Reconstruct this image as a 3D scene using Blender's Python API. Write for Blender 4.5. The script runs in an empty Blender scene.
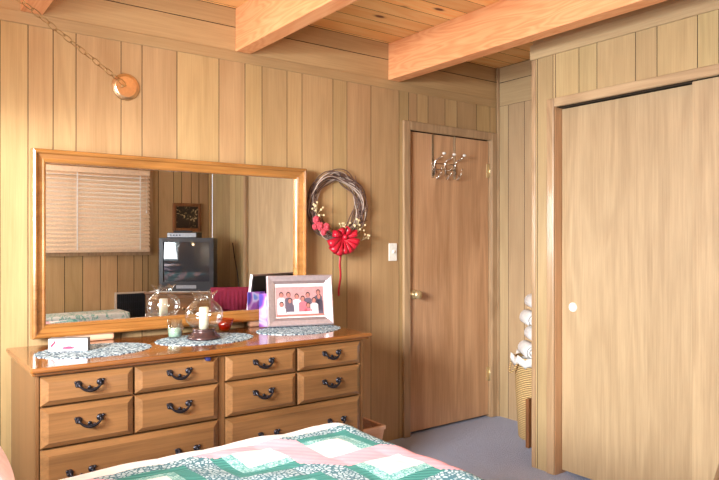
import bpy, bmesh, math, random
from mathutils import Vector, Matrix, Euler
S = bpy.context.scene
COL = S.collection
R = math.radians
random.seed(7)

# ------------------------------------------------------------------ camera, light, exposure
cd = bpy.data.cameras.new('camera'); cam = bpy.data.objects.new('camera', cd); COL.objects.link(cam)
cam.location = (0, 0, 1.31); cam.rotation_euler = (R(90), 0, -R(36.4))
cd.sensor_width = 36; cd.lens = 36 * 650 / 719; cd.clip_start = .02
S.camera = cam
w = bpy.data.worlds.new('world'); S.world = w; w.use_nodes = True
bg = w.node_tree.nodes['Background']; bg.inputs[0].default_value = (.80, .90, 1, 1); bg.inputs[1].default_value = 2.5
def area(name, loc, target, sx, sy, power, col):
    l = bpy.data.lights.new(name, 'AREA'); l.shape = 'RECTANGLE'; l.size = sx; l.size_y = sy; l.energy = power; l.color = col
    o = bpy.data.objects.new(name, l); COL.objects.link(o); o.location = loc
    o.rotation_euler = (Vector(target) - Vector(loc)).to_track_quat('-Z', 'Y').to_euler(); return o
area('window_daylight', (-.70, 1.55, 1.52), (3, 1.9, 2.5), 1.4, .85, 56, (.95, .98, 1))
area('sky_through_window', (-2.6, .55, 2.0), (1.9, 2.7, .95), 1.5, 1.2, 600, (1, .98, .96))
pl = bpy.data.lights.new('fill_light', 'POINT'); pl.energy = 31; pl.color = (1, .96, .92); pl.shadow_soft_size = .3
po = bpy.data.objects.new('fill_light', pl); COL.objects.link(po); po.location = (.55, .25, 1.95)  # unseen fill added to brighten the ceiling and the back wall
vs = S.view_settings; vs.view_transform = 'Standard'; vs.look = 'None'; vs.gamma = 1; vs.use_curve_mapping = False
vs.exposure = .22

# ------------------------------------------------------------------ materials
def srgb(r, g, b):
    f = lambda c: (c/255/12.92) if c <= 10 else ((c/255+.055)/1.055)**2.4
    return (f(r), f(g), f(b), 1)
class NT:
    def __init__(s, name):
        s.m = bpy.data.materials.new(name); s.m.use_nodes = True; s.t = s.m.node_tree; s.n = s.t.nodes
        s.b = s.n['Principled BSDF']; s.out = s.n['Material Output']
    def add(s, typ, **kw):
        n = s.n.new(typ)
        for k, v in kw.items(): setattr(n, k, v)
        return n
    def link(s, a, b): s.t.links.new(a, b)
    def val(s, node, i, v):
        if hasattr(v, 'is_linked'): s.link(v, node.inputs[i])
        else: node.inputs[i].default_value = v
    def math(s, op, a, b=0.0, c=0.0):
        n = s.add('ShaderNodeMath', operation=op); s.val(n, 0, a); s.val(n, 1, b); s.val(n, 2, c); return n.outputs[0]
    def coord(s, scale=(1, 1, 1)):
        tc = s.add('ShaderNodeTexCoord'); mp = s.add('ShaderNodeMapping'); s.link(tc.outputs['Object'], mp.inputs[0])
        mp.inputs['Scale'].default_value = scale; return mp.outputs[0]
    def noise(s, vec, scale, detail=4, rough=.55, dist=0):
        n = s.add('ShaderNodeTexNoise'); s.link(vec, n.inputs['Vector']); n.inputs['Scale'].default_value = scale
        n.inputs['Detail'].default_value = detail; n.inputs['Roughness'].default_value = rough; n.inputs['Distortion'].default_value = dist
        return n.outputs[0]
    def ramp(s, fac, stops):
        r = s.add('ShaderNodeValToRGB'); s.link(fac, r.inputs[0]); e = r.color_ramp.elements
        e[0].position, e[0].color = stops[0]; e[1].position, e[1].color = stops[-1]
        for p, c in stops[1:-1]: x = e.new(p); x.color = c
        return r.outputs[0]
    def mix(s, fac, a, b, blend='MIX'):
        n = s.add('ShaderNodeMix', data_type='RGBA', blend_type=blend)
        for i, v in ((0, fac), (6, a), (7, b)): s.val(n, i, v)
        return n.outputs[2]
    def bump(s, h, strength=.3, dist=.002):
        n = s.add('ShaderNodeBump'); s.link(h, n.inputs['Height']); n.inputs['Strength'].default_value = strength; n.inputs['Distance'].default_value = dist
        s.link(n.outputs[0], s.b.inputs['Normal'])
def plain(name, col, rough=.5, metal=0, coat=0, spec=None, bump=0, bscale=60):
    t = NT(name); t.b.inputs['Roughness'].default_value = rough; t.b.inputs['Metallic'].default_value = metal
    t.b.inputs['Coat Weight'].default_value = coat
    if spec is not None: t.b.inputs['Specular IOR Level'].default_value = spec
    v = t.coord(); n = t.noise(v, bscale, 5)
    dk = tuple(c*.82 for c in col[:3]) + (1,)
    t.link(t.ramp(n, [(.3, dk), (.7, col)]), t.b.inputs['Base Color'])
    if bump: t.bump(n, bump)
    return t.m
def wood(name, dark, light, axis='Z', rough=.42, tone_amt=.35, rings=9, fine=1.0, coat=0, knots=0, warm=None, s=1, fig=.45):
    t = NT(name); ai = 'XYZ'.index(axis)
    tc = t.add('ShaderNodeTexCoord'); at = t.add('ShaderNodeAttribute', attribute_name='tone'); tone = at.outputs['Fac']
    off = t.add('ShaderNodeVectorMath', operation='MULTIPLY_ADD')
    cb = t.add('ShaderNodeCombineXYZ')
    for i in range(3): t.link(tone, cb.inputs[i])
    t.link(cb.outputs[0], off.inputs[0]); off.inputs[1].default_value = (17.3, 29.1, 11.7); t.link(tc.outputs['Object'], off.inputs[2])
    def mapped(across, along):
        mp = t.add('ShaderNodeMapping'); t.link(off.outputs[0], mp.inputs[0])
        sc = [across*s]*3; sc[ai] = along*s; mp.inputs['Scale'].default_value = sc; return mp.outputs[0]
    big = t.noise(mapped(3.2, .42), 1.5, 3, .5, .6)
    ring = t.math('SINE', t.math('MULTIPLY', big, rings*6.283)); ring = t.math('MULTIPLY_ADD', ring, .5, .5)
    fin = t.noise(mapped(60, 1.6), 2.0, 5, .7)
    blot = t.noise(mapped(2.5, .9), 1.3, 2)
    f = t.math('MULTIPLY_ADD', ring, fig*.5, t.math('MULTIPLY', fin, .55*fine))
    f = t.math('ADD', f, t.math('MULTIPLY_ADD', blot, .5, -.1 - .12*fig))
    c = t.ramp(f, [(.18, dark), (.82, light)])
    hs = t.add('ShaderNodeHueSaturation'); t.link(c, hs.inputs['Color'])
    t.link(t.math('MULTIPLY_ADD', tone, tone_amt, 1-tone_amt*.5), hs.inputs['Value'])
    if warm: # boards differ in hue as well
        t.link(t.math('MULTIPLY_ADD', t.math('FRACT', t.math('MULTIPLY', tone, 7.31)), warm, .5-warm*.5), hs.inputs['Hue'])
    c = hs.outputs[0]
    if knots:
        vo = t.add('ShaderNodeTexVoronoi'); mp = t.add('ShaderNodeMapping'); t.link(off.outputs[0], mp.inputs[0])
        sc = [7.0]*3; sc[ai] = 3.2; mp.inputs['Scale'].default_value = sc; t.link(mp.outputs[0], vo.inputs['Vector']); vo.inputs['Scale'].default_value = 1
        k = t.ramp(vo.outputs['Distance'], [(.0, (1, 1, 1, 1)), (.09, (1, 1, 1, 1)), (.13, (.25, .25, .25, 1)), (.2, (0, 0, 0, 1))])
        sel = t.math('GREATER_THAN', t.math('FRACT', t.math('MULTIPLY', vo.outputs['Color'], 3.7)), 1-knots)
        c = t.mix(t.math('MULTIPLY', k, sel), c, (.10, .022, .008, 1))
    t.link(c, t.b.inputs['Base Color'])
    t.b.inputs['Roughness'].default_value = rough; t.b.inputs['Coat Weight'].default_value = coat; t.b.inputs['Coat Roughness'].default_value = .12
    t.bump(f, .12, .0015)
    return t.m
def glassy(name, tint=(1, 1, 1, 1), refl=1.45, body=0):
    t = NT(name); t.n.remove(t.b)
    tr = t.add('ShaderNodeBsdfTransparent'); tr.inputs[0].default_value = tint
    gl = t.add('ShaderNodeBsdfGlossy'); gl.inputs['Roughness'].default_value = .02
    lw = t.add('ShaderNodeLayerWeight'); lw.inputs[0].default_value = .5
    mx = t.add('ShaderNodeMixShader'); t.link(t.math('MULTIPLY_ADD', t.math('POWER', lw.outputs['Facing'], 3.5), .55, .05+body), mx.inputs[0]); t.link(tr.outputs[0], mx.inputs[1]); t.link(gl.outputs[0], mx.inputs[2])
    t.link(mx.outputs[0], t.out.inputs[0]); return t.m
def emit(name, col, st):
    t = NT(name); t.b.inputs['Base Color'].default_value = col; t.b.inputs['Emission Color'].default_value = col; t.b.inputs['Emission Strength'].default_value = st; return t.m
def fabric(name, base, ink=None, kind='plain', scale=60, rough=.9, bump=.3):
    t = NT(name); v = t.coord(); n = t.noise(v, 35, 4)
    c = t.ramp(n, [(.3, tuple(x*.88 for x in base[:3])+(1,)), (.7, base)])
    if kind == 'dots':
        vo = t.add('ShaderNodeTexVoronoi'); t.link(v, vo.inputs['Vector']); vo.inputs['Scale'].default_value = scale
        c = t.mix(t.ramp(vo.outputs['Distance'], [(.22, (1, 1, 1, 1)), (.36, (0, 0, 0, 1))]), c, ink)
    if kind == 'floral':
        vo = t.add('ShaderNodeTexVoronoi', feature='DISTANCE_TO_EDGE'); t.link(v, vo.inputs['Vector']); vo.inputs['Scale'].default_value = scale
        n2 = t.noise(v, scale*2.2, 3)
        fac = t.math('ADD', vo.outputs['Distance'], t.math('MULTIPLY_ADD', n2, .24, -.12))
        c = t.mix(t.ramp(fac, [(.10, (0, 0, 0, 1)), (.2, (1, 1, 1, 1))]), ink, c)
    if kind == 'vine':
        n2 = t.noise(v, scale, 3, .6, 1.2)
        c = t.mix(t.ramp(n2, [(.46, (0, 0, 0, 1)), (.5, (1, 1, 1, 1)), (.54, (1, 1, 1, 1)), (.58, (0, 0, 0, 1))]), c, ink)
    if kind == 'stripe':
        wv = t.add('ShaderNodeTexWave', bands_direction='DIAGONAL'); t.link(v, wv.inputs['Vector']); wv.inputs['Scale'].default_value = scale
        c = t.mix(t.ramp(wv.outputs['Fac'], [(.35, (0, 0, 0, 1)), (.6, (1, 1, 1, 1))]), c, ink)
    t.link(c, t.b.inputs['Base Color']); t.b.inputs['Roughness'].default_value = rough; t.b.inputs['Sheen Weight'].default_value = .0
    t.bump(n, bump, .004); return t.m
def carpet_mat():
    t = NT('blue grey carpet'); v = t.coord(); n = t.noise(v, 160, 5, .75); n2 = t.noise(v, 9, 3)
    c = t.ramp(n, [(.34, srgb(112, 122, 158)), (.66, srgb(222, 232, 255))])
    t.link(t.mix(t.math('MULTIPLY', n2, .5), c, srgb(162, 168, 198)), t.b.inputs['Base Color']); t.b.inputs['Roughness'].default_value = .97
    t.bump(n, .9, .01); return t.m
def lace_mat():
    t = NT('lace weave'); v = t.coord(); vo = t.add('ShaderNodeTexVoronoi', feature='DISTANCE_TO_EDGE'); t.link(v, vo.inputs['Vector']); vo.inputs['Scale'].default_value = 60
    n = t.noise(v, 60, 3)
    fac = t.math('ADD', vo.outputs['Distance'], t.math('MULTIPLY_ADD', n, .5, -.25))
    t.link(t.ramp(fac, [(.0, srgb(206, 222, 228)), (.10, srgb(118, 146, 164)), (.19, srgb(40, 66, 88))]), t.b.inputs['Base Color'])
    t.b.inputs['Roughness'].default_value = .85; t.bump(n, .5, .003); return t.m
def wicker_mat():
    t = NT('woven wicker'); v = t.coord((1, 1, 1)); wv = t.add('ShaderNodeTexWave', bands_direction='Z'); t.link(v, wv.inputs['Vector'])
    wv.inputs['Scale'].default_value = 26; wv.inputs['Distortion'].default_value = 1.5; wv.inputs['Detail'].default_value = 2
    ck = t.noise(v, 70, 2); f = t.math('MULTIPLY', wv.outputs['Fac'], t.math('ADD', ck, .45))
    t.link(t.ramp(f, [(.1, srgb(128, 92, 50)), (.6, srgb(234, 200, 142))]), t.b.inputs['Base Color']); t.b.inputs['Roughness'].default_value = .6
    t.bump(f, .9, .006); return t.m
def painting_mat():
    t = NT('still life print'); v = t.coord(); n = t.noise(v, 16, 3, .6, 2.0); n2 = t.noise(v, 7, 1)
    c = t.ramp(n, [(.48, srgb(30, 22, 18)), (.56, srgb(96, 78, 48)), (.62, srgb(206, 184, 140))])
    t.link(t.mix(t.ramp(n2, [(.45, (0, 0, 0, 1)), (.6, (1, 1, 1, 1))]), c, srgb(40, 28, 22)), t.b.inputs['Base Color']); t.b.inputs['Roughness'].default_value = .4
    return t.m
def card_mat():
    t = NT('card print'); v = t.coord(); n = t.noise(v, 11, 1, .4, .6)
    t.link(t.ramp(n, [(.3, srgb(112, 140, 220)), (.42, srgb(214, 200, 240)), (.5, srgb(168, 96, 192)), (.62, srgb(84, 70, 168))]), t.b.inputs['Base Color'])
    t.b.inputs['Roughness'].default_value = .3; return t.m

PD, PL = srgb(156, 124, 84), srgb(200, 168, 124)
M = {}
M['panel'] = wood('vertical grain panelling', PD, PL, 'Z', .45, .26, rings=5, warm=.015, fig=.2)
M['panel_right'] = wood('closet wall panelling', srgb(158, 134, 94), srgb(200, 176, 132), 'Z', .45, .22, rings=5, warm=.012, fig=.2)
M['panel_alcove'] = wood('alcove panelling', srgb(158, 132, 100), srgb(198, 172, 134), 'Z', .45, .2, rings=5, warm=.01, fig=.2)
M['hboard'] = wood('horizontal grain boards', PD, PL, 'X', .5, .12, rings=5, fig=.15)
M['hboard_y'] = wood('horizontal grain boards along side', srgb(164, 138, 102), srgb(206, 182, 142), 'Y', .5, .12, rings=5, fig=.15)
M['trim_z'] = wood('upright casing wood', srgb(150, 120, 90), srgb(192, 160, 124), 'Z', .35, .1, coat=.2)
M['trim_x'] = wood('level casing wood', srgb(150, 120, 90), srgb(192, 160, 124), 'X', .35, .1, coat=.2)
M['trim_y'] = wood('casing wood along side', srgb(162, 134, 102), srgb(206, 178, 142), 'Y', .35, .1, coat=.2)
M['door'] = wood('pinkish door veneer', srgb(156, 112, 76), srgb(218, 172, 132), 'Z', .36, .1, rings=4, fine=1.1, coat=.2, fig=.4)
M['closet'] = wood('pale mahogany veneer', srgb(150, 124, 92), srgb(194, 168, 132), 'Z', .5, .12, rings=5, fine=1.4, coat=.0, fig=.32)
M['beam'] = wood('douglas fir beam', srgb(220, 138, 88), srgb(248, 192, 140), 'Y', .55, .12, rings=22, fig=.4)
M['ceil'] = wood('knotty pine ceiling', srgb(238, 172, 98), srgb(255, 220, 158), 'X', .5, .32, rings=6, knots=.8)
M['maple'] = wood('honey maple', srgb(84, 56, 32), srgb(146, 103, 64), 'X', .3, .16, rings=4, coat=.45, fig=.35, fine=1.3)
M['maple_z'] = wood('honey maple upright', srgb(90, 60, 34), srgb(140, 97, 60), 'Z', .33, .1, rings=4, coat=.3, fig=.3)
M['maple_top'] = wood('polished maple top', srgb(104, 60, 24), srgb(156, 98, 48), 'X', .16, .1, rings=5, coat=.6)
M['mirror_x'] = wood('mirror frame wood', srgb(128, 82, 38), srgb(190, 132, 70), 'X', .25, .1, rings=4, coat=.6)
M['pine'] = wood('pink beige pine', srgb(204, 156, 128), srgb(234, 194, 166), 'X', .5, .1)
M['brown'] = wood('brown board', srgb(104, 62, 34), srgb(150, 96, 54), 'Z', .5, .1)
M['carpet'] = carpet_mat(); M['lace'] = lace_mat(); M['wicker'] = wicker_mat(); M['painting'] = painting_mat(); M['card'] = card_mat()
M['dark_gap'] = plain('dark groove', srgb(42, 26, 16), .9)
M['mirror'] = plain('silvered glass', (.93, .94, .93, 1), .0, 1); 
_t = NT('silvered mirror'); _t.b.inputs['Base Color'].default_value = (.92, .93, .92, 1); _t.b.inputs['Metallic'].default_value = 1; _t.b.inputs['Roughness'].default_value = .004; M['mirror'] = _t.m
M['brass'] = plain('antique brass', srgb(232, 204, 166), .3, 1)
M['brass_lt'] = plain('satin brass', srgb(226, 204, 160), .3, .7)
M['chain'] = plain('bronze chain', srgb(176, 146, 100), .3, .9)
M['iron'] = plain('blackened pewter', srgb(52, 50, 58), .32, .75)
M['chrome'] = plain('chrome', srgb(220, 214, 206), .15, 1)
M['white'] = plain('white enamel', srgb(238, 236, 232), .35)
M['offwhite'] = plain('ivory plastic', srgb(246, 242, 234), .4)
M['black'] = plain('black plastic', srgb(22, 22, 25), .45)
M['charcoal'] = plain('charcoal plastic', srgb(48, 52, 60), .4)
M['silver'] = plain('silver plastic', srgb(158, 164, 174), .35, .3)
M['screen'] = plain('dark picture tube', srgb(46, 56, 66), .05, 0, 1)
M['framesilver'] = plain('pinkish silver frame', srgb(190, 174, 178), .3, .45)
M['frameshade'] = plain('frame silver with painted shade', srgb(150, 132, 134), .35, .35)  # darker copy of the frame silver: shade painted on top and bottom inner slopes
M['mat'] = plain('white mat board', srgb(240, 234, 232), .6)
M['wax'] = plain('ivory wax', srgb(248, 238, 214), .5); M['wax'].node_tree.nodes['Principled BSDF'].inputs['Subsurface Weight'].default_value = .2
M['waxgreen'] = plain('pale green wax', srgb(206, 236, 208), .5)
M['redwax'] = plain('orange red wax', srgb(190, 92, 36), .3); M['glass'] = glassy('clear glass', (.95, .97, .965, 1), 1.5, .13); M['pane'] = glassy('window pane', (.98, 1, .99, 1), 1.45)
M['amber'] = glassy('red orange glass', (.96, .50, .22, 1), 1.5, .04)
M['base'] = plain('dark bronze base', srgb(84, 62, 62), .25, .5)
M['towel'] = fabric('white terry', srgb(240, 240, 242), bump=.8)
M['q_white'] = fabric('white cotton', srgb(234, 230, 230), srgb(224, 214, 220), 'vine', 7)
M['q_plain'] = fabric('white border cotton', srgb(234, 230, 230))
M['q_pink'] = fabric('pink cotton', srgb(228, 174, 188), srgb(220, 160, 176), 'stripe', 14)
M['q_mint'] = fabric('mint print', srgb(92, 156, 156), srgb(170, 208, 206), 'vine', 60)
M['q_green'] = fabric('green stripe print', srgb(26, 102, 98), srgb(76, 150, 144), 'stripe', 40)
M['q_floral'] = fabric('floral print', srgb(186, 206, 214), srgb(66, 110, 124), 'floral', 75)
M['q_bed'] = fabric('white cover with mint print', srgb(226, 232, 230), srgb(120, 178, 170), 'vine', 12); M['pillow'] = fabric('pink sham', srgb(240, 220, 230)); M['pillow2'] = fabric('lilac pillow case', srgb(214, 186, 206))
M['red'] = plain('red satin ribbon', srgb(196, 30, 52), .3); M['twig_pale'] = plain('pale stripped twig', srgb(196, 176, 164), .7); M['twig'] = plain('grey brown twig', srgb(104, 80, 74), .8)
M['rose'] = fabric('pink dried flower', srgb(204, 76, 92)); M['berry'] = plain('cream seed heads', srgb(226, 204, 160), .6)
M['burgundy'] = fabric('burgundy cloth', srgb(150, 38, 74)); M['blind'] = plain('beige blind slat', srgb(236, 208, 178), .45)
M['heater'] = plain('heater frame', srgb(206, 192, 178), .4, .1); M['sheet'] = fabric('white sheet', srgb(236, 234, 232))
M['shade'] = plain('amber lamp glass', srgb(240, 200, 130), .3); M['bulb'] = emit('lit bulb', (1, .78, .5, 1), 6)
M['p_wall'] = plain('print pink wall', srgb(188, 136, 138), .35); M['p_skin'] = plain('print skin', srgb(170, 112, 104), .35)
M['p_hair'] = plain('print hair', srgb(52, 40, 44), .35); M['p_grey'] = plain('print grey clothes', srgb(92, 82, 98), .35)
M['p_pink'] = plain('print pink clothes', srgb(206, 104, 118), .35); M['p_white'] = plain('print white clothes', srgb(214, 200, 206), .35)
M['boxwhite'] = plain('printed white card', srgb(206, 200, 204), .5); M['blue'] = plain('dark blue tab', srgb(34, 40, 92), .4); M['pinkprint'] = plain('pink printed motif', srgb(170, 44, 88), .4); M['boxshade'] = plain('shade grey of box edge', srgb(120, 120, 126), .5)
M['cordw'] = plain('grey cable', srgb(150, 140, 134), .5)

# ------------------------------------------------------------------ mesh building
MATS = {}
class MB:
    def __init__(s): s.v = []; s.f = []; s.m = []; s.t = []; s.sm = []
    def add(s, vs, fs, m=0, tone=0., smooth=False):
        o = len(s.v); s.v += [Vector(v) for v in vs]
        for f in fs: s.f.append([o+i for i in f]); s.m.append(m); s.t.append(tone); s.sm.append(smooth)
        return s
    def quad(s, a, b, c, d, m=0, tone=0.): return s.add([a, b, c, d], [(0, 1, 2, 3)], m, tone)
    def box(s, x0, x1, y0, y1, z0, z1, bev=0, m=0, tone=0., mat=None, seg=2):
        bm = bmesh.new(); bmesh.ops.create_cube(bm, size=1)
        for v in bm.verts: v.co = Vector(((x0+x1)/2+v.co.x*(x1-x0), (y0+y1)/2+v.co.y*(y1-y0), (z0+z1)/2+v.co.z*(z1-z0)))
        if bev: bmesh.ops.bevel(bm, geom=bm.edges[:], offset=bev, segments=seg, affect='EDGES', profile=.5)
        return s.bm(bm, m, tone, mat)
    def bm(s, bm, m=0, tone=0., mat=None, smooth=False):
        bm.verts.index_update()
        s.add([(mat @ v.co) if mat else v.co.copy() for v in bm.verts], [[v.index for v in f.verts] for f in bm.faces], m, tone, smooth); bm.free(); return s
    def lathe(s, prof, c=(0, 0, 0), n=32, m=0, mat=None, sq=1.0, smooth=True):
        vs = []; fs = []; k = len(prof)
        for i in range(n):
            a = 2*math.pi*i/n
            for r, z in prof:
                p = Vector((r*math.cos(a)*sq, r*math.sin(a), z)); p = (mat @ p) if mat else p; vs.append(p+Vector(c))
        for i in range(n):
            j = (i+1) % n
            for q in range(k-1):
                if prof[q][0] < 1e-6 and prof[q+1][0] < 1e-6: continue
                fs.append((i*k+q, j*k+q, j*k+q+1, i*k+q+1))
        return s.add(vs, fs, m, 0, smooth)
    def tube(s, pts, r, n=8, m=0, closed=False, cap=True, smooth=True):
        pts = [Vector(p) for p in pts]; N = len(pts); rs = r if isinstance(r, (list, tuple)) else [r]*N
        vs = []; fs = []; up = None
        for i, p in enumerate(pts):
            a = pts[(i-1) % N] if (closed or i > 0) else p; b = pts[(i+1) % N] if (closed or i < N-1) else p
            d = (b-a).normalized() if (b-a).length > 1e-9 else Vector((0, 0, 1))
            if up is None: up = d.orthogonal().normalized()
            up = (up - d*up.dot(d)); up = up.normalized() if up.length > 1e-6 else d.orthogonal().normalized(); q = d.cross(up)
            for k in range(n):
                t = 2*math.pi*k/n; vs.append(p+(up*math.cos(t)+q*math.sin(t))*rs[i])
        for i in range(N if closed else N-1):
            j = (i+1) % N
            for k in range(n): fs.append((i*n+k, i*n+(k+1) % n, j*n+(k+1) % n, j*n+k))
        if cap and not closed: fs += [tuple(range(n))[::-1], tuple((N-1)*n+k for k in range(n))]
        return s.add(vs, fs, m, 0, smooth)
    def ball(s, c, r, m=0, sc=(1, 1, 1), u=12, v=8):
        bm = bmesh.new(); bmesh.ops.create_uvsphere(bm, u_segments=u, v_segments=v, radius=r)
        for q in bm.verts: q.co = Vector((q.co.x*sc[0]+c[0], q.co.y*sc[1]+c[1], q.co.z*sc[2]+c[2]))
        return s.bm(bm, m, 0, None, True)
    def prism(s, poly, a, b, m=0, tone=0.):   # poly: points; extruded from offset a to b (vectors)
        n = len(poly); a = Vector(a); b = Vector(b)
        vs = [Vector(p)+a for p in poly]+[Vector(p)+b for p in poly]
        fs = [tuple(range(n))[::-1], tuple(range(n, 2*n))]+[(i, (i+1) % n, n+(i+1) % n, n+i) for i in range(n)]
        return s.add(vs, fs, m, tone)
    def build(s, name, mats, parent=None, local=False, kind=None, recalc=True):
        me = bpy.data.meshes.new(name)
        vs = s.v
        if parent is not None and not local:
            inv = XF[parent].inverted(); vs = [inv @ v for v in vs]
        me.from_pydata([tuple(v) for v in vs], [], s.f)
        for mt in (mats if isinstance(mats, (list, tuple)) else [mats]): me.materials.append(M[mt])
        me.polygons.foreach_set('material_index', s.m); me.polygons.foreach_set('use_smooth', s.sm)
        at = me.attributes.new('tone', 'FLOAT', 'FACE'); at.data.foreach_set('value', s.t)
        if recalc:
            bm = bmesh.new(); bm.from_mesh(me); bmesh.ops.recalc_face_normals(bm, faces=bm.faces[:]); bm.to_mesh(me); bm.free()
        me.update()
        o = bpy.data.objects.new(name, me); COL.objects.link(o)
        if parent is not None: o.parent = parent
        XF[o] = XF[parent] if parent is not None else Matrix.Identity(4)
        if kind: o['kind'] = kind
        return o
XF = {}
def thing(name, loc, rz=0, label=None, cat=None, group=None, kind=None):
    o = bpy.data.objects.new(name, None); COL.objects.link(o); o.location = loc; o.rotation_euler = (0, 0, rz); o.empty_display_size = .05
    XF[o] = Matrix.Translation(loc) @ Matrix.Rotation(rz, 4, 'Z')
    if kind: o['kind'] = kind
    if label: tag(o, label, cat, group)
    return o
def tag(o, label, cat, group=None):
    o['label'] = label; o['category'] = cat
    if group: o['group'] = group
    return o
def rebase(o, loc):                           # move a one-mesh thing's origin to its base
    loc = Vector(loc)
    for v in o.data.vertices: v.co -= loc
    o.location = loc; XF[o] = Matrix.Translation(loc); return o
def dup(o, loc=None, rz=None, parent=None):
    c = o.copy(); COL.objects.link(c)
    if parent is not None: c.parent = parent
    if loc is not None: c.location = loc
    if rz is not None: c.rotation_euler = (0, 0, rz)
    for ch in list(o.children): dup(ch, parent=c)
    return c
def subsurf(o, lv=1):
    m = o.modifiers.new('s', 'SUBSURF'); m.levels = lv; m.render_levels = lv; return o

# ------------------------------------------------------------------ room shell
XL, XR, XA, YB, YF, ZC, YS = -.75, 3.03, 3.706, -.42, 3.30, 2.59, 2.425
def planks(mb, p0, u, nrm, edges, z0, z1, hole=None, tones=None, g=.0017, dep=.005):
    p0 = Vector(p0); u = Vector(u); nrm = Vector(nrm)
    def P(a, d, z): q = p0+u*a-nrm*d; return (q.x, q.y, z)
    for i in range(len(edges)-1):
        a, b = edges[i], edges[i+1]; lo, hi = z0, z1; t = tones[i] if tones else random.random()
        spans = [(lo, hi)]
        if hole and a >= hole[0]-1e-4 and b <= hole[1]+1e-4:
            spans = [q for q in ((lo, hole[2]), (hole[3], hi)) if q[1]-q[0] > .01]
        for lo, hi in spans:
            mb.quad(P(a+g, 0, lo), P(b-g, 0, lo), P(b-g, 0, hi), P(a+g, 0, hi), 0, t)
            mb.quad(P(a, dep, lo), P(a+g, 0, lo), P(a+g, 0, hi), P(a, dep, hi), 1)
            mb.quad(P(b-g, 0, lo), P(b, dep, lo), P(b, dep, hi), P(b-g, 0, hi), 1)
            # the board's body behind its face
            mb.quad(P(a, dep, lo), P(a, .07, lo), P(b, .07, lo), P(b, dep, lo), 1); mb.quad(P(a, dep, hi), P(a, .07, hi), P(b, .07, hi), P(b, dep, hi), 1)
            mb.quad(P(a, .07, lo), P(b, .07, lo), P(b, .07, hi), P(a, .07, hi), 1)
            mb.quad(P(a, dep, lo), P(a, .07, lo), P(a, .07, hi), P(a, dep, hi), 1); mb.quad(P(b, dep, lo), P(b, .07, lo), P(b, .07, hi), P(b, dep, hi), 1)
def hplanks(mb, a, b, nrm, zs):               # boards lying level, from point a to b
    a = Vector(a); b = Vector(b); nrm = Vector(nrm)
    def P(q, d, z): q = q-nrm*d; return (q.x, q.y, z)
    g = .002
    for z0, z1 in zip(zs, zs[1:]):
        t = random.random()
        mb.quad(P(a, 0, z0+g), P(b, 0, z0+g), P(b, 0, z1-g), P(a, 0, z1-g), 0, t)
        mb.quad(P(a, .006, z0), P(b, .006, z0), P(b, 0, z0+g), P(a, 0, z0+g), 1); mb.quad(P(a, 0, z1-g), P(b, 0, z1-g), P(b, .006, z1), P(a, .006, z1), 1)
        mb.quad(P(a, .07, z0), P(b, .07, z0), P(b, .07, z1), P(a, .07, z1), 1)
def edges_between(a, b, fixed=()):
    e = [a]
    while e[-1] < b-.05:
        e.append(min(b, e[-1]+random.choice((.09, .11, .14, .17, .2))))
    e[-1] = b
    e = sorted(set(e) | set(fixed)); return e
ZB = 2.30
# floor, ceiling
MB().box(XL-.2, XA+.2, YB-.2, YF+.25, -.06, 0).build('floor', 'carpet', kind='structure')
mb = MB(); y = YB; 
while y < YF-.01:
    y2 = min(YF, y+.137); t = random.random()
    mb.quad((XL, y+.002, ZC), (XA, y+.002, ZC), (XA, y2-.002, ZC), (XL, y2-.002, ZC), 0, t)
    mb.quad((XL, y, ZC+.004), (XA, y, ZC+.004), (XA, y+.002, ZC), (XL, y+.002, ZC), 1); mb.quad((XL, y2-.002, ZC), (XA, y2-.002, ZC), (XA, y2, ZC+.004), (XL, y2, ZC+.004), 1)
    y = y2
mb.box(XL-.12, XA+.12, YB-.12, YF+.12, ZC+.005, ZC+.06, m=1)
mb.build('ceiling', ['ceil', 'dark_gap'], kind='structure')
# wall with the dresser and the door
me = [-.75, -.62, -.5, -.33, -.2, -.02, .12, .27, .432, .545, .651, .752, .962, 1.066, 1.248, 1.483, 1.639, 1.745, 1.908, 2.01, 2.231, 2.336, 2.524, 2.757, 2.841, 2.915, 3.015, 3.175, 3.292, 3.49, 3.633, 3.706]
mt = [random.random() for _ in me]
for i, v in {9: .75, 10: .5, 16: .8, 17: .35, 18: .9, 19: .6, 20: .25, 21: .55, 22: .3}.items(): mt[i] = v
mb = MB(); planks(mb, (0, YF, 0), (1, 0, 0), (0, -1, 0), me, 0, ZB, hole=(2.841, 3.633, -1, 2.045), tones=mt); 
mb.build('wall_front', ['panel', 'dark_gap'], kind='structure')
mb = MB(); hplanks(mb, (XL, YF, 0), (XA, YF, 0), (0, -1, 0), [ZB, 2.486, ZC]); mb.build('wall_front_upper', ['hboard', 'dark_gap'], kind='structure')
# alcove side wall
mb = MB(); planks(mb, (XA, 0, 0), (0, 1, 0), (-1, 0, 0), [YB, 0, .3, .62, .9, 1.2, 1.5, 1.8, 2.1, YS, 2.6, 2.74, 2.87, 3.04, 3.188, 3.273, YF], 0, ZB); mb.build('wall_alcove', ['panel_alcove', 'dark_gap'], kind='structure')
mb = MB(); hplanks(mb, (XA, YB, 0), (XA, YF, 0), (-1, 0, 0), [ZB, 2.476, ZC]); mb.build('wall_alcove_upper', ['hboard_y', 'dark_gap'], kind='structure')
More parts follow.
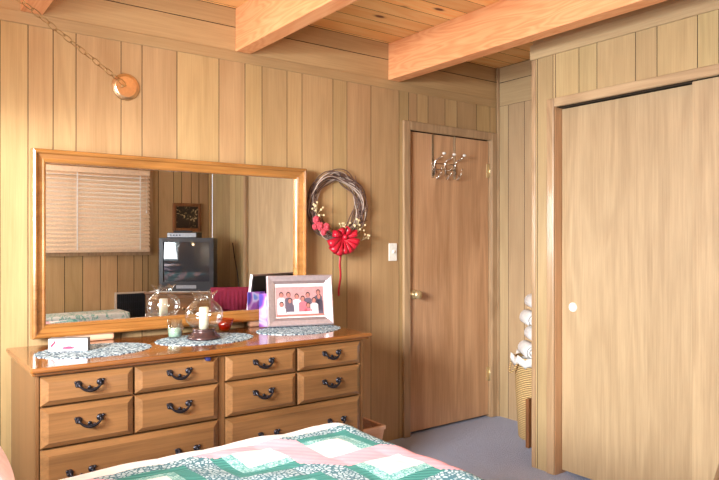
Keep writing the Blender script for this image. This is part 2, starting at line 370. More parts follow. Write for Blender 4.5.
# closet wall (right): opening for sliding doors Y .44 .. 2.268, z 0..2.05
ce = [YB, -.3, -.14, .03, .17, .30, .44, .58, .75, .9, 1.05, 1.22, 1.391, 1.486, 1.68, 1.791, 2.008, 2.117, 2.268, 2.285, 2.392, YS]
mb = MB(); planks(mb, (XR, 0, 0), (0, 1, 0), (-1, 0, 0), ce, 0, 2.36, hole=(.44, 2.268, -1, 2.05)); mb.build('wall_right', ['panel_right', 'dark_gap'], kind='structure')
mb = MB(); hplanks(mb, (XR, YB, 0), (XR, YS, 0), (-1, 0, 0), [2.36, ZC]); mb.build('wall_right_upper', ['hboard_y', 'dark_gap'], kind='structure')
mb = MB(); planks(mb, (0, YS, 0), (1, 0, 0), (0, 1, 0), [XR+.03, 3.2, 3.4, 3.55, XA], 0, ZC); mb.build('wall_closet_end', ['panel_right', 'dark_gap'], kind='structure')
# back wall with the window behind the blind
be = sorted(set(edges_between(XL, XR, (.80, 2.30))))
be = [e for e in be if e in (.80, 2.30) or (abs(e-.80) > .03 and abs(e-2.30) > .03)]
mb = MB(); planks(mb, (0, YB, 0), (1, 0, 0), (0, 1, 0), be, 0, ZC, hole=(.80, 2.30, 1.20, 2.03), g=.003); mb.build('wall_back', ['panel', 'dark_gap'], kind='structure')
# left wall with the bright window
le = [YB, -.2, 0, .2, .45, .70, .9, 1.1, 1.3, 1.5, 1.7, 1.9, 2.1, 2.4, 2.6, 2.8, 3.0, YF]
mb = MB(); planks(mb, (XL, 0, 0), (0, 1, 0), (1, 0, 0), le, 0, ZC, hole=(.70, 2.4, 1.0, 2.05)); mb.build('wall_left', ['panel', 'dark_gap'], kind='structure')
def window(name, ax, fixed, a0, a1, z0, z1, sgn, nx, nz):
    t = thing(name, ((a0+a1)/2, fixed, z0) if ax == 'x' else (fixed, (a0+a1)/2, z0), kind='structure')
    def bx(mb, p0, p1, d0, d1, q0, q1, bev=.003):
        lo, hi = sorted((fixed+sgn*d0, fixed+sgn*d1))
        if ax == 'x': mb.box(p0, p1, lo, hi, q0, q1, bev)
        else: mb.box(lo, hi, p0, p1, q0, q1, bev)
    f = MB(); e = .05
    bx(f, a0-e, a0, .0, -.014, z0-e, z1+e); bx(f, a1, a1+e, .0, -.014, z0-e, z1+e); bx(f, a0, a1, .0, -.014, z1, z1+e); bx(f, a0-.02, a1+.02, .0, -.03, z0-e, z0)
    f.build('casing', 'trim_z', t)
    s = MB(); k = .035
    bx(s, a0, a0+k, .05, .02, z0, z1); bx(s, a1-k, a1, .05, .02, z0, z1); bx(s, a0+k, a1-k, .05, .02, z0, z0+k); bx(s, a0+k, a1-k, .05, .02, z1-k, z1)
    for i in range(1, nx): q = a0+(a1-a0)*i/nx; bx(s, q-.012, q+.012, .048, .022, z0+k, z1-k)
    for i in range(1, nz): q = z0+(z1-z0)*i/nz; bx(s, a0+k, a1-k, .048, .022, q-.012, q+.012)
    sa = s.build('sash', 'white', t)
    g = MB(); bx(g, a0+.02, a1-.02, .036, .034, z0+.02, z1-.02, 0); g.build('pane', 'pane', sa)
    return t
window('window_1', 'x', YB, .80, 2.30, 1.20, 2.03, -1, 2, 1)
window('window_2', 'y', XL, .70, 2.4, 1.0, 2.05, -1, 2, 2)
# trims
MB().box(XL, XA-.0, YF-.008, YF, ZB-.005, 2.352, .003).build('trim_1', 'hboard', kind='structure')
mb = MB(); mb.box(XR-.012, XR, YB, YS+.012, 2.345, 2.432, .003); mb.box(XR, XA-.001, YS, YS+.012, 2.345, 2.432, .003); mb.build('trim_2', 'hboard_y', kind='structure')
MB().box(XA-.016, XA, YF-.03, YF-.013, 0, ZC, .003).build('trim_3', 'trim_z', kind='structure')
MB().box(XR-.006, XR+.022, YS-.022, YS+.006, 0, 2.345, .004).build('trim_4', 'trim_z', kind='structure')
mb = MB(); d0, d1 = YF-.022, YF
mb.box(2.783, 2.841, d0, d1, 0, 2.103, .006); mb.box(3.633, 3.691, d0, d1, 0, 2.103, .006); mb.box(2.841, 3.633, d0, d1, 2.045, 2.103, .006)
mb.box(2.829, 2.847, YF-.012, YF+.045, 0, 2.05, .003); mb.box(3.627, 3.645, YF-.012, YF+.045, 0, 2.05, .003)
mb.build('trim_5', 'trim_z', kind='structure')
mb = MB(); x0, x1 = XR-.018, XR
mb.box(x0, x1, 2.268, 2.318, 0, 2.10, .006); mb.box(x0, x1, .39, .44, 0, 2.10, .006); mb.build('trim_6', 'trim_z', kind='structure')
mb = MB(); mb.box(x0, x1, .44, 2.268, 2.05, 2.10, .006); mb.build('trim_7', 'trim_y', kind='structure')
mb = MB(); mb.box(XR-.004, XR+.14, 2.266, 2.275, 0, 2.05); mb.build('trim_8', 'door', kind='structure')
MB().box(XR-.004, XR+.14, .433, .442, 0, 2.05).build('trim_10', 'closet', kind='structure')
# ceiling beams
for i, (x, lab) in enumerate(((.56, 'leftmost fir ceiling beam, by the swag chain'), (1.627, 'middle fir ceiling beam, above the mirror'), (2.712, 'right fir ceiling beam, running past the closet wall'), (-.5, 'fir ceiling beam beside the left wall'))):
    o = rebase(MB().box(x-.047, x+.047, YB, YF, 2.352, ZC, .004, tone=.2+.2*i).build('ceiling_beam', 'beam', kind='structure'), (x, 0, 2.352))
MB().box(2.7, 3.85, YF+.075, YF+.095, -.01, 2.2).build('door_leak_block', 'dark_gap', kind='structure')  # unseen dark panel added behind the door to stop light leaking in
MB().box(XA+.0705, XA+.09, YB-.1, YF+.1, 0, ZC).build('wall_outer', 'dark_gap', kind='structure')
MB().box(XA, XA+.07, YF, YF+.07, 0, ZC).build('corner_leak_block', 'dark_gap', kind='structure')  # unseen block added to close the light leak at this corner
# hinged door
dr = thing('door_1', (3.237, YF+.03, 0), kind='structure')
MB().box(2.849, 3.625, YF+.008, YF+.045, .018, 2.040, .003).build('door_panel', 'door', dr)
k = MB(); mt_ = Matrix.Rotation(R(90), 4, 'X')
kp = (2.885, YF+.008, .945)
k.lathe([(0, 0), (.032, 0), (.034, .006), (.024, .010), (.012, .012), (.011, .030), (.024, .038), (.030, .052), (.026, .066), (0, .070)], kp, 24, 0, mt_)
kb = k.build('knob', 'brass_lt', dr); MB().box(2.8495, 2.858, YF+.001, YF+.0075, .905, .985, .002).build('latch_plate', 'brass_lt', dr)
for z in (1.82, .322):
    h = MB(); h.box(3.600, 3.626, YF+.002, YF+.0075, z-.05, z+.05, .001); h.tube([(3.629, YF-.004, z-.052), (3.629, YF-.004, z+.052)], .0055, 10)
    h.build('hinge', 'brass_lt', dr)
# sliding closet doors
c2 = thing('door_2', (XR+.09, 1.80, 0), kind='structure')
MB().box(XR+.052, XR+.080, 1.30, 2.264, .02, 2.044, .002).build('door_panel', 'closet', c2)
fp = MB(); fp.lathe([(0, .004), (.018, .004), (.021, .006), (.024, .006), (.026, .003), (.026, 0)], (XR+.052, 2.191, .939), 24, 0, Matrix.Rotation(R(-90), 4, 'Y')); fp.build('finger_pull', 'white', c2)
c3 = thing('door_3', (XR+.04, .98, 0), kind='structure')
MB().box(XR+.016, XR+.046, .445, 1.519, .02, 2.048, .002, tone=.6).build('door_panel', 'closet', c3)
MB().box(XR+.025, XR+.11, .44, 2.268, 2.049, 2.058).build('header_gap_shade', 'black', kind='structure')  # black strip standing in for the shade in the gap above the doors

# ------------------------------------------------------------------ dresser
ds = thing('dresser', (1.24, 2.98, 0), 0, 'long honey maple dresser with eight drawers under the wide mirror', 'dresser')
b = MB(); b.box(.47, .50, 2.70, 3.26, .06, .80, .003); b.box(1.98, 2.01, 2.70, 3.26, .06, .80, .003); b.box(.50, 1.98, 2.712, 3.26, .07, .80)
b.box(1.205, 1.239, 2.696, 2.715, .10, .80, .002); b.box(.47, .483, 2.694, 2.71, .06, .80, .002); b.box(1.985, 2.01, 2.694, 2.71, .06, .80, .002)
b.box(.483, 1.985, 2.698, 2.715, .79, .80)
b.build('carcass', 'maple_z', ds)
MB().box(.455, 2.025, 2.685, 3.255, 0, .095, .008).build('plinth', 'maple', ds)
b = MB(); b.box(.448, 2.04, 2.655, 3.25, .811, .831, .007, seg=3); b.box(.456, 2.03, 2.672, 3.262, .799, .812, .004); b.build('dresser_top', 'maple_top', ds)['label'] = 'polished orange brown top'
MB().box(1.142, 1.160, 2.664, 2.6955, .783, .798, .003).build('tab', 'blue', ds)['label'] = 'small dark blue tab under the top edge'
def drawer(x0, x1, z0, z1, hx):
    mb = MB(); yb, ye, yf = 2.7115, 2.690, 2.674; i = .026; t = random.random()
    def ring(x0, x1, z0, z1, y): return [(x0, y, z0), (x1, y, z0), (x1, y, z1), (x0, y, z1)]
    rs = [ring(x0, x1, z0, z1, yb), ring(x0, x1, z0, z1, ye), ring(x0+.003, x1-.003, z0+.003, z1-.003, ye-.003), ring(x0+i, x1-i, z0+i*.8, z1-i*.8, yf)]
    vs = sum(rs, []); fs = []
    for q in range(3):
        for k in range(4): fs.append((q*4+k, q*4+(k+1) % 4, q*4+4+(k+1) % 4, q*4+4+k))
    fs += [(0, 3, 2, 1), (12, 13, 14, 15)]
    mb.add(vs, fs, 0, t); d = mb.build('drawer', 'maple', ds)
    for x in hx:
        z = (z0+z1)/2+.004; h = MB(); y = yf
        for sx in (-1, 1):
            h.lathe([(0, .009), (.009, .008), (.013, .004), (.014, 0)], (x+sx*.040, y, z+.012), 14, 0, mt_)
            h.ball((x+sx*.051, y-.004, z+.020), .006); h.ball((x+sx*.047, y-.004, z+.006), .006)
            h.tube([(x+sx*.040, y-.006, z+.012), (x+sx*.040, y-.018, z+.010)], .005, 8)
        pts = []; n = 18
        for k in range(n+1):
            u = -1+2*k/n; pts.append((x+u*.043, y-.018-.006*(1-u*u), z+.012-.025*(1-abs(u)**2.4)))
        h.tube(pts, [.0042+.0030*(1-abs(-1+2*k/n)) for k in range(n+1)], 8)
        for u in (-.45, -.15, .15, .45): h.ball((x+u*.043, y-.006, z-.003-.009*(1-u*u)), .0055, sc=(1, .6, 1))
        h.ball((x, y-.006, z-.004), .0065, sc=(1.1, .6, 1.3))
        h.build('handle', 'iron', d)['label'] = 'dark scalloped bail handle'
cols = [(.486, .832), (.840, 1.203), (1.241, 1.602), (1.614, 1.984)]
for z0, z1 in ((.680, .790), (.519, .672)):
    for a, c in cols: drawer(a, c, z0, z1, [(a+c)/2])
for z0, z1 in ((.285, .511), (.105, .277)):
    drawer(cols[0][0], cols[1][1], z0, z1, [.628, 1.058]); drawer(cols[2][0], cols[3][1], z0, z1, [1.45, 1.83])

# ------------------------------------------------------------------ mirror standing on the dresser
X0, X1, Z0, Z1 = .547, 1.990, .863, 1.724; YM = 3.252
mr = thing('dresser_mirror', (1.27, YM, .831), 0, 'wide wood framed mirror standing on the back of the dresser', 'mirror')
prof = [(0, 0), (0, .040), (.004, .050), (.012, .054), (.020, .050), (.024, .040), (.034, .036), (.044, .032), (.050, .034), (.058, .030), (.062, .018), (.062, .004)]
mb = MB(); cs = [(X0, Z0, 1, 1), (X1, Z0, -1, 1), (X1, Z1, -1, -1), (X0, Z1, 1, -1)]; n = len(prof)
vs = [(x+sx*pw, YM+.006-pd, z+sz*pw) for x, z, sx, sz in cs for pw, pd in prof]; fs = []
for c in range(4):
    d = (c+1) % 4
    for k in range(n-1): fs.append((c*n+k, d*n+k, d*n+k+1, c*n+k+1))
mb.add(vs, fs, 0, 0, False); mb.build('frame', 'mirror_x', mr)
MB().box(X0+.055, X1-.055, YM-.002, YM+.004, Z0+.055, Z1-.055).build('glass', 'mirror', mr, recalc=True)
MB().box(X0+.004, X1-.004, YM+.006, YM+.013, Z0+.004, Z1-.004).build('backing', 'brown', mr)
for x in (.80, 1.74): MB().box(x-.11, x+.11, YM-.030, YM+.01, .8315, .864, .01).build('support', 'pine', mr)

# ------------------------------------------------------------------ things on the dresser
def doily(x, y, lab, a=.238, b_=.175, rz=0):
    mb = MB(); N = 96; ring = []
    vs = [(0, 0, .003)]; 
    for k in range(N):
        t = 2*math.pi*k/N; sc = 1+.014*math.cos(24*t); vs.append((a*sc*math.cos(t), b_*sc*math.sin(t), .0025))
    for k in range(N):
        t = 2*math.pi*k/N; sc = 1+.014*math.cos(24*t); vs.append((a*sc*math.cos(t), b_*sc*math.sin(t), .0))
    fs = [(0, 1+k, 1+(k+1) % N) for k in range(N)]+[(1+k, N+1+k, N+1+(k+1) % N, 1+(k+1) % N) for k in range(N)]+[tuple(range(2*N, N, -1))]
    o = mb.add(vs, fs).build('doily', 'lace'); o.location = (x, y, .8312); o.rotation_euler = (0, 0, rz); XF[o] = Matrix.Translation(o.location)
    return tag(o, lab, 'doily', 'lace doilies on the dresser')
doily(.750, 2.95, 'white lace oval doily under the small white box, at the dresser\'s left end')
doily(1.265, 2.97, 'white lace oval doily under the hurricane candle lamp, in the dresser\'s middle')
doily(1.80, 2.985, 'white lace oval doily under the silver picture frame')
ZT = .8342
bxo = thing('keepsake_box', (.655, 2.99, ZT), R(-27), 'small white box with pink motifs on the left doily', 'box')
MB().box(-.080, .080, -.022, .022, 0, .056, .003).build('box_body', 'boxshade', bxo, True)  # grey puts the shade on the white box's edges into its colour
MB().box(-.079, .079, -.0240, -.0222, .002, .054, .0006).build('front_panel', 'boxwhite', bxo, True)
def disc(mb, cx, cz, rx, rz_, y, rot=0, m=0, n=18):
    vs = [];
    for k in range(n):
        t = 2*math.pi*k/n; u, v = rx*math.cos(t), rz_*math.sin(t); vs.append((cx+u*math.cos(rot)-v*math.sin(rot), y, cz+u*math.sin(rot)+v*math.cos(rot)))
    mb.add(vs, [tuple(range(n))], m)
p = MB()
for dx, dz, ro in ((-.060, .033, .7), (-.056, .037, 1.1), (-.063, .027, .9)): disc(p, dx, dz, .012, .004, -.0243, ro)
p.build('leaf_motif', 'pinkprint', bxo, True, recalc=False); p = MB()
for dx, dz, rx in ((.0, .014, .026), (.004, .020, .012), (-.012, .017, .010), (.018, .016, .010)): disc(p, dx, dz, rx, .0035, -.0243)
p.build('flower_motif', 'pinkprint', bxo, True, recalc=False); p = MB(); disc(p, .062, .013, .008, .002, -.0243); p.build('line_motif', 'pinkprint', bxo, True, recalc=False)
# glasses and candles
def jar(name, loc, lab, prof, mat, group=None):
    t = thing(name, loc, 0, lab, 'candle holder', group); MB().lathe(prof, n=32).build('glass_cup', mat, t, True); return t
vt = jar('votive_candle', (1.155, 3.085, ZT), 'clear glass tumbler holding a pale green candle on the middle doily', [(0, 0), (.030, 0), (.032, .003), (.035, .088), (.033, .088), (.030, .006), (0, .005)], 'glass')
MB().lathe([(0, .0065), (.0285, .0065), (.031, .045), (.0, .047)], n=28).build('candle', 'waxgreen', vt, True); MB().tube([(0, 0, .047), (.001, 0, .056)], .0012, 6).build('wick', 'black', vt, True)
v2 = jar('votive_candle', (1.195, 3.165, ZT), 'short clear glass votive with white wax, close behind the green candle', [(0, 0), (.027, 0), (.030, .004), (.034, .058), (.032, .058), (.027, .006), (0, .005)], 'glass')
MB().lathe([(0, .0065), (.0265, .0065), (.029, .030), (0, .031)], n=28).build('candle', 'wax', v2, True)
v3 = jar('votive_candle', (1.455, 3.165, ZT), 'red orange flared glass votive on the right of the middle doily', [(0, 0), (.022, 0), (.026, .004), (.048, .062), (.046, .062), (.024, .007), (0, .006)], 'amber')
MB().lathe([(0, .0075), (.0225, .0075), (.040, .048), (0, .049)], n=28).build('candle', 'redwax', v3, True)
hl = thing('hurricane_lamp', (1.258, 2.972, ZT), 0, 'clear glass hurricane shade with white pillar candle on a dark stepped base', 'candle lamp')
MB().lathe([(0, 0), (.076, 0), (.080, .006), (.075, .014), (.063, .020), (.061, .028), (.055, .032), (.053, .042), (.058, .047), (0, .047)], n=40).build('base', 'base', hl, True)
MB().lathe([(0, .0475), (.0225, .0475), (.0225, .150), (.019, .152), (0, .149)], n=28).build('candle', 'wax', hl, True)
g = MB(); N = 48; pr = [(.046, .051), (.064, .062), (.084, .085), (.092, .115), (.086, .145), (.066, .168), (.048, .182), (.044, .194), (.052, .214), (.064, .226)]
vs = []; k = len(pr)
for i in range(N):
    a = 2*math.pi*i/N
    for j, (r, z) in enumerate(pr):
        wv = (j/(k-1))**5*.006*math.cos(8*a); vs.append(((r+wv)*math.cos(a), (r+wv)*math.sin(a), z+wv))
fs = [(i*k+j, ((i+1) % N)*k+j, ((i+1) % N)*k+j+1, i*k+j+1) for i in range(N) for j in range(k-1)]
g.add(vs, fs, 0, 0, True); g.build('glass_shade', 'glass', hl, True)
# photograph in its frame
FW, FH, RW = .372, .278, .046
pf = thing('picture_frame', (1.866, 3.075, ZT+.003), R(-17), 'pinkish silver frame with a family group photograph on the right doily', 'picture frame')
lean = Matrix.Rotation(R(-9), 4, 'X')
def L(mb): mb.v = [lean @ v for v in mb.v]; return mb
prof = [(0, 0), (0, .018), (.006, .024), (.030, .016), (.042, .010), (RW, .004), (RW, 0)]
mb = MB(); cs = [(-FW/2, 0, 1, 1), (FW/2, 0, -1, 1), (FW/2, FH, -1, -1), (-FW/2, FH, 1, -1)]; n = len(prof); vs = [(x+sx*pw, -pd, z+sz*pw) for x, z, sx, sz in cs for pw, pd in prof]
for c in range(4):
    d = (c+1) % 4
    fs1 = [(c*n+q, d*n+q, d*n+q+1, c*n+q+1) for q in range(n-1)]
    o_ = len(mb.v)
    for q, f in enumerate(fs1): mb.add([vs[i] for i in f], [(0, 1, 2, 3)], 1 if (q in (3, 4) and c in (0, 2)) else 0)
L(mb).build('moulding', ['framesilver', 'frameshade'], pf, True)
L(MB().box(-FW/2+.008, FW/2-.008, .001, .006, .008, FH-.008)).build('backing', 'black', pf, True)
ea = MB(); ea.box(-.035, .035, .004, .008, .0, .2, .001); ea.v = [Matrix.Translation((0, .004, 0)) @ (Matrix.Rotation(R(16), 4, 'X') @ (v-Vector((0, 0, .2))))+Vector((0, .036, .195)) for v in ea.v]
ea.build('easel_leg', 'black', pf, True)
L(MB().box(-FW/2+RW-.002, FW/2-RW+.002, -.002, .0, RW-.002, FH-RW+.002)).build('mat', 'mat', pf, True)
ph = MB(); W2 = FW/2-RW-.004; z0, z1 = RW+.006, FH-RW-.016
ph.add([(-W2, -.0024, z0), (W2, -.0024, z0), (W2, -.0024, z1), (-W2, -.0024, z1)], [(0, 1, 2, 3)], 0)
H = z1-z0
def person(x, zt, m, s=1, y=-.0026):
    zb = zt-.030*s
    ph.add([(x-.024*s, y, max(z0, zb-.085*s)), (x+.024*s, y, max(z0, zb-.085*s)), (x+.022*s, y, zb-.008), (x+.010*s, y, zb), (x-.010*s, y, zb), (x-.022*s, y, zb-.008)], [(0, 1, 2, 3, 4, 5)], m)
    disc(ph, x, zt-.013*s, .0125*s, .0155*s, y-.0001, 0, 2); disc(ph, x, zt-.016*s, .0095*s, .0125*s, y-.0002, 0, 1)
for x, zt, m in ((-.105, .82, 5), (-.065, .82, 3), (-.018, .76, 5), (.045, .80, 3), (.105, .88, 3), (.108, .74, 3)): person(x, z0+H*zt, m)
for x, zt, m in ((-.058, .62, 3), (.015, .68, 4), (.080, .62, 5), (-.105, .5, 5), (.045, .45, 4)): person(x, z0+H*zt, m, 1, -.0032)
ph.add([(-.09, -.0038, z0+.012), (.10, -.0038, z0+.012), (.085, -.0038, z0+.026), (-.075, -.0038, z0+.026)], [(0, 1, 2, 3)], 5)
ph.add([(-W2, -.0037, z0), (W2, -.0037, z0), (W2, -.0037, z0+.012), (-W2, -.0037, z0+.012)], [(0, 1, 2, 3)], 1)
L(ph).build('photograph', ['p_wall', 'p_skin', 'p_hair', 'p_grey', 'p_pink', 'p_white'], pf, True, recalc=False)
# standing greeting card
gc = thing('greeting_card', (1.718, 3.165, ZT), R(-16), 'purple and blue greeting card standing behind the silver frame', 'card')
mb = MB(); mb.box(-.055, .055, -.002, 0, 0, .180); mb.build('front_leaf', 'card', gc, True)
mb = MB(); mb.box(-.055, .055, 0, .002, 0, .182); mb.v = [Matrix.Translation((-.055, .001, 0)) @ (Matrix.Rotation(R(14), 4, 'Z') @ (v+Vector((.055, 0, 0)))) for v in mb.v]; mb.build('back_leaf', 'card', gc, True)

# ------------------------------------------------------------------ wreath
WC = Vector((2.232, 3.262, 1.512))
wr = thing('wreath', (WC.x, 3.30, WC.z), 0, 'round grapevine wreath with red bow hanging beside the mirror', 'wreath')
vn = MB(); rnd = random.Random(3)
for q in range(24):
    r0 = .160+rnd.random()*.046; off = rnd.uniform(-.022, .022); ph0 = rnd.random()*6.28; kx = rnd.choice((2, 3, 4)); ex, ez = rnd.uniform(-.018, .018), rnd.uniform(-.018, .018); N = 60
    pts = [WC+Vector(((r0+.016*math.sin(kx*t+ph0))*math.cos(t)*.96+ex, off+.012*math.cos((kx+1)*t+ph0), (r0+.016*math.sin(kx*t+ph0))*math.sin(t)+ez)) for t in [2*math.pi*i/N for i in range(N)]]
    vn.tube(pts, rnd.uniform(.0018, .0038), 6, m=q % 3 % 2, closed=True)
for q in range(26):
    t = rnd.random()*6.28; r0 = .18; p0 = WC+Vector((r0*math.cos(t), -.01, r0*math.sin(t))); d = Vector((math.cos(t+1.2), rnd.uniform(-.5, .1), math.sin(t+1.2)))*rnd.uniform(.04, .08)
    vn.tube([p0, p0+d*.5+Vector((0, -.006, .004)), p0+d], [.003, .0024, .0012], 5)
vn.build('vines', ['twig', 'twig_pale'], wr)
def fl(c, s, mat, nm):
    mb = MB()
    for k in range(7):
        a = k*2*math.pi/7; mb.ball((c[0]+s*.6*math.cos(a), c[1]-s*.1, c[2]+s*.6*math.sin(a)), s*.5, sc=(1, .5, 1), u=8, v=6)
    mb.ball((c[0], c[1]-s*.35, c[2]), s*.45, u=8, v=6); mb.build(nm, mat, wr)
for dx, dz, s in ((-.175, -.085, .024), (-.150, -.120, .025), (-.105, -.125, .024), (-.125, -.155, .020), (-.185, -.125, .018)): fl((WC.x+dx, WC.y-.045, WC.z+dz), s, 'rose', 'flower')
for cx, cz, n in ((-.155, -.03, 9), (.035, -.135, 10), (.140, -.125, 10), (.175, -.185, 6), (.0, -.15, 8)):
    sp = MB(); sp.ball(WC+Vector((cx, -.02, cz-.02)), .004, u=6, v=4)
    for q in range(n):
        e = WC+Vector((cx+rnd.uniform(-.045, .045), -.045+rnd.uniform(-.015, .015), cz+rnd.uniform(-.03, .05))); sp.ball(e, rnd.uniform(.005, .009), u=8, v=6)
        sp.tube([WC+Vector((cx, -.02, cz-.02)), e], .0012, 4)
    sp.build('seed_sprig', 'berry', wr)
bw = MB(); BC = WC+Vector((.012, -.055, -.185))
def ribbon(pts, wdt, mb, side=Vector((0, 1, 0))):
    vs = []; 
    for p, sd in pts: vs += [p-sd*wdt/2, p+sd*wdt/2]
    mb.add(vs, [(2*i, 2*i+1, 2*i+3, 2*i+2) for i in range(len(pts)-1)], 0, 0, True)
for ang, ln in ((200, .120), (222, .125), (244, .120), (268, .105), (292, .105), (318, .105), (342, .110), (165, .085), (120, .06), (60, .065), (15, .095)):
    a = R(ang); d = Vector((math.cos(a), 0, math.sin(a))); sd0 = Vector((-math.sin(a), 0, math.cos(a))); pts = []
    for k in range(15):
        u = k/14; t = 2*math.pi*u; rr = ln*math.sin(math.pi*u)
        pts.append((BC+d*rr+Vector((0, -.026*math.sin(t)-.012*math.sin(math.pi*u), 0)), (sd0*(.35+.65*math.sin(math.pi*u))+Vector((0, .25*math.cos(t), 0)))))
    ribbon(pts, .042, bw)
bw.ball(BC+Vector((0, -.016, 0)), .017)
bo = bw.build('bow', 'red', wr); so = bo.modifiers.new('t', 'SOLIDIFY'); so.thickness = .0012
tl = MB(); ribbon([(BC+Vector((.008+.004*math.sin(k*.9), .03+.002*k-.002*math.sin(k), -.02-.026*k)), Vector((1, .1*math.sin(k), 0)).normalized()) for k in range(14)], .014, tl)
tl2 = tl.build('ribbon_tail', 'red', bo); so = tl2.modifiers.new('t', 'SOLIDIFY'); so.thickness = .001

# ------------------------------------------------------------------ light switch, hook rack, swag chain
sw = thing('light_switch', (2.70, YF, 1.231), 0, 'ivory light switch on the panelling left of the door', 'light switch')
MB().box(2.667, 2.735, YF-.007, YF-.0002, 1.173, 1.289, .003).build('switch_plate', 'offwhite', sw)
tg = MB(); tg.box(2.6955, 2.7065, YF-.019, YF-.0072, 1.225, 1.243, .002); tg.build('toggle', 'white', sw)
hk = thing('hook_rack', (3.17, YF, 2.04), 0, 'wire over-door rack with three white tipped hooks on the door top', 'hook rack'); YD = YF+.0075
for x in (3.065, 3.272):
    s_ = MB(); s_.box(x-.010, x+.010, YD-.003, YD-.0004, 1.74, 2.042, .0008); s_.box(x-.010, x+.010, YD-.003, YD+.030, 2.0405, 2.0435, .0005); s_.build('strap', 'chrome', hk)
r_ = MB(); r_.tube([(3.055, YD-.006, 1.84), (3.285, YD-.006, 1.84)], .0035, 8); r_.tube([(3.055, YD-.006, 1.80), (3.285, YD-.006, 1.80)], .003, 8)
r_.build('rail', 'chrome', hk)
for x in (3.075, 3.172, 3.27):
    q = MB(); up = [(x, YD-.010, 1.755), (x, YD-.010, 1.85), (x+.01, YD-.025, 1.868), (x+.018, YD-.055, 1.876), (x+.024, YD-.072, 1.896)]
    q.tube(up, .0035, 8)
    q.tube([(x, YD-.010, 1.84)]+[(x+.004, YD-.010-.030*math.sin(a)-.006, 1.77-.022*(1-math.cos(a))*.9+.0) for a in [R(k) for k in range(0, 181, 20)]]+[(x+.01, YD-.030, 1.745), (x+.012, YD-.060, 1.765), (x+.012, YD-.066, 1.80)], .003, 7)
    q.ball((x+.012, YD-.066, 1.803), .006)
    ho = q.build('hook', 'chrome', hk)
    kk = MB(); kk.ball((x+.026, YD-.076, 1.902), .012, sc=(1.25, .9, .8)); kk.build('knob_tip', 'white', ho)['label'] = 'white ceramic knob tip'
CA = Vector((.983, YF, 2.071)); HOOK = Vector((-.05, 2.705, ZC))
sl = thing('swag_lamp', CA, 0, 'brass wall canopy with a lamp chain rising to the left beam', 'hanging lamp')
cn = MB(); cn.lathe([(0, .020), (.050, .0195), (.056, .016), (.0575, .012), (.064, .010), (.067, .006), (.067, .0005), (0, .0005)], CA, 64, 0, mt_, 1, False)
co = cn.build('canopy', 'brass', sl)
lo = MB(); lo.tube([CA+Vector((.012*math.cos(a)-.012, -.020-.014*math.sin(a), .004*math.cos(a))) for a in [R(k) for k in range(0, 181, 20)]], .003, 6); lo.v = lo.v; lo.build('loop', 'brass_lt', co)
def chain_path(a, b_, sag, pitch):
    Ln = (b_-a).length; n = int(Ln/pitch); return [a.lerp(b_, (i+.5)/n)+Vector((0, 0, -sag*4*((i+.5)/n)*(1-(i+.5)/n))) for i in range(n)], (b_-a).normalized()
def link_mb(c, d, odd, ln=.050, wd=.024):
    sd = d.cross(Vector((0, 0, 1))); sd = sd.normalized() if sd.length > .01 else Vector((1, 0, 0)); u2 = d.cross(sd).normalized(); s_ = sd if odd else u2
    pts = []
    for k in range(20):
        t = 2*math.pi*k/20; pts.append(c+d*(ln/2)*math.copysign(abs(math.cos(t))**.75, math.cos(t))+s_*wd/2*math.copysign(abs(math.sin(t))**.9, math.sin(t)))
    return MB().tube(pts, .0018, 6, closed=True)
pts, d = chain_path(CA+Vector((-.012, -.036, .004)), HOOK+Vector((0, 0, -.05)), .006, .042)
for i, c in enumerate(pts): link_mb(c, d, i % 2).build('chain_link', 'chain', sl)
pts, d = chain_path(HOOK+Vector((0, 0, -.05)), HOOK+Vector((0, 0, -.42)), 0, .042)
for i, c in enumerate(pts): link_mb(c, d, i % 2).build('chain_link', 'chain', sl)
hb = MB(); hb.tube([HOOK, HOOK+Vector((0, 0, -.03))]+[HOOK+Vector((.012*math.sin(a), 0, -.042+.012*math.cos(a))) for a in [R(k) for k in range(0, 300, 30)]], .003, 6); hb.build('ceiling_hook', 'brass', sl)
LP = HOOK+Vector((0, 0, -.62))
MB().lathe([(.02, .20), (.05, .19), (.12, .12), (.15, .02), (.145, -.06), (.09, -.13), (.088, -.13), (.14, -.06), (.145, .02), (.116, .116), (.05, .185)], LP, 32).build('lamp_shade', 'shade', sl)
MB().ball(LP+Vector((0, 0, .0)), .035).build('bulb', 'bulb', sl)
pl = bpy.data.lights.new('swag_bulb', 'POINT'); pl.energy = 3; pl.color = (1, .72, .42); pl.shadow_soft_size = .05; po = bpy.data.objects.new('swag_bulb', pl); COL.objects.link(po); po.location = LP+Vector((0, 0, -.16))

# ------------------------------------------------------------------ bed
bx0, bx1, by0, by1, bz = -.62, 1.42, .50, 2.055, .625
bd = thing('bed', ((bx0+bx1)/2, (by0+by1)/2, 0), 0, 'wide bed standing in front of the dresser, covered by the quilt', 'bed')
MB().box(bx0+.03, bx1-.035, by0+.035, by1-.035, .36, bz-.014, .05, seg=3).build('mattress', 'sheet', bd)
MB().box(bx0+.03, bx1-.04, by0+.04, by1-.04, .14, .358, .02).build('box_spring', 'sheet', bd)
fr = MB(); fr.box(bx0+.06, bx1-.06, by0+.06, by1-.06, .11, .139); fr.build('bed_frame', 'black', bd)
for x in (bx0+.12, bx1-.12):
    for y in (by0+.12, by1-.12): MB().box(x-.02, x+.02, y-.02, y+.02, 0, .11).build('leg', 'black', bd)
MB().box(XL+.015, XL+.055, by0-.03, by1+.03, 0, .98, .015).build('headboard', 'maple', bd)
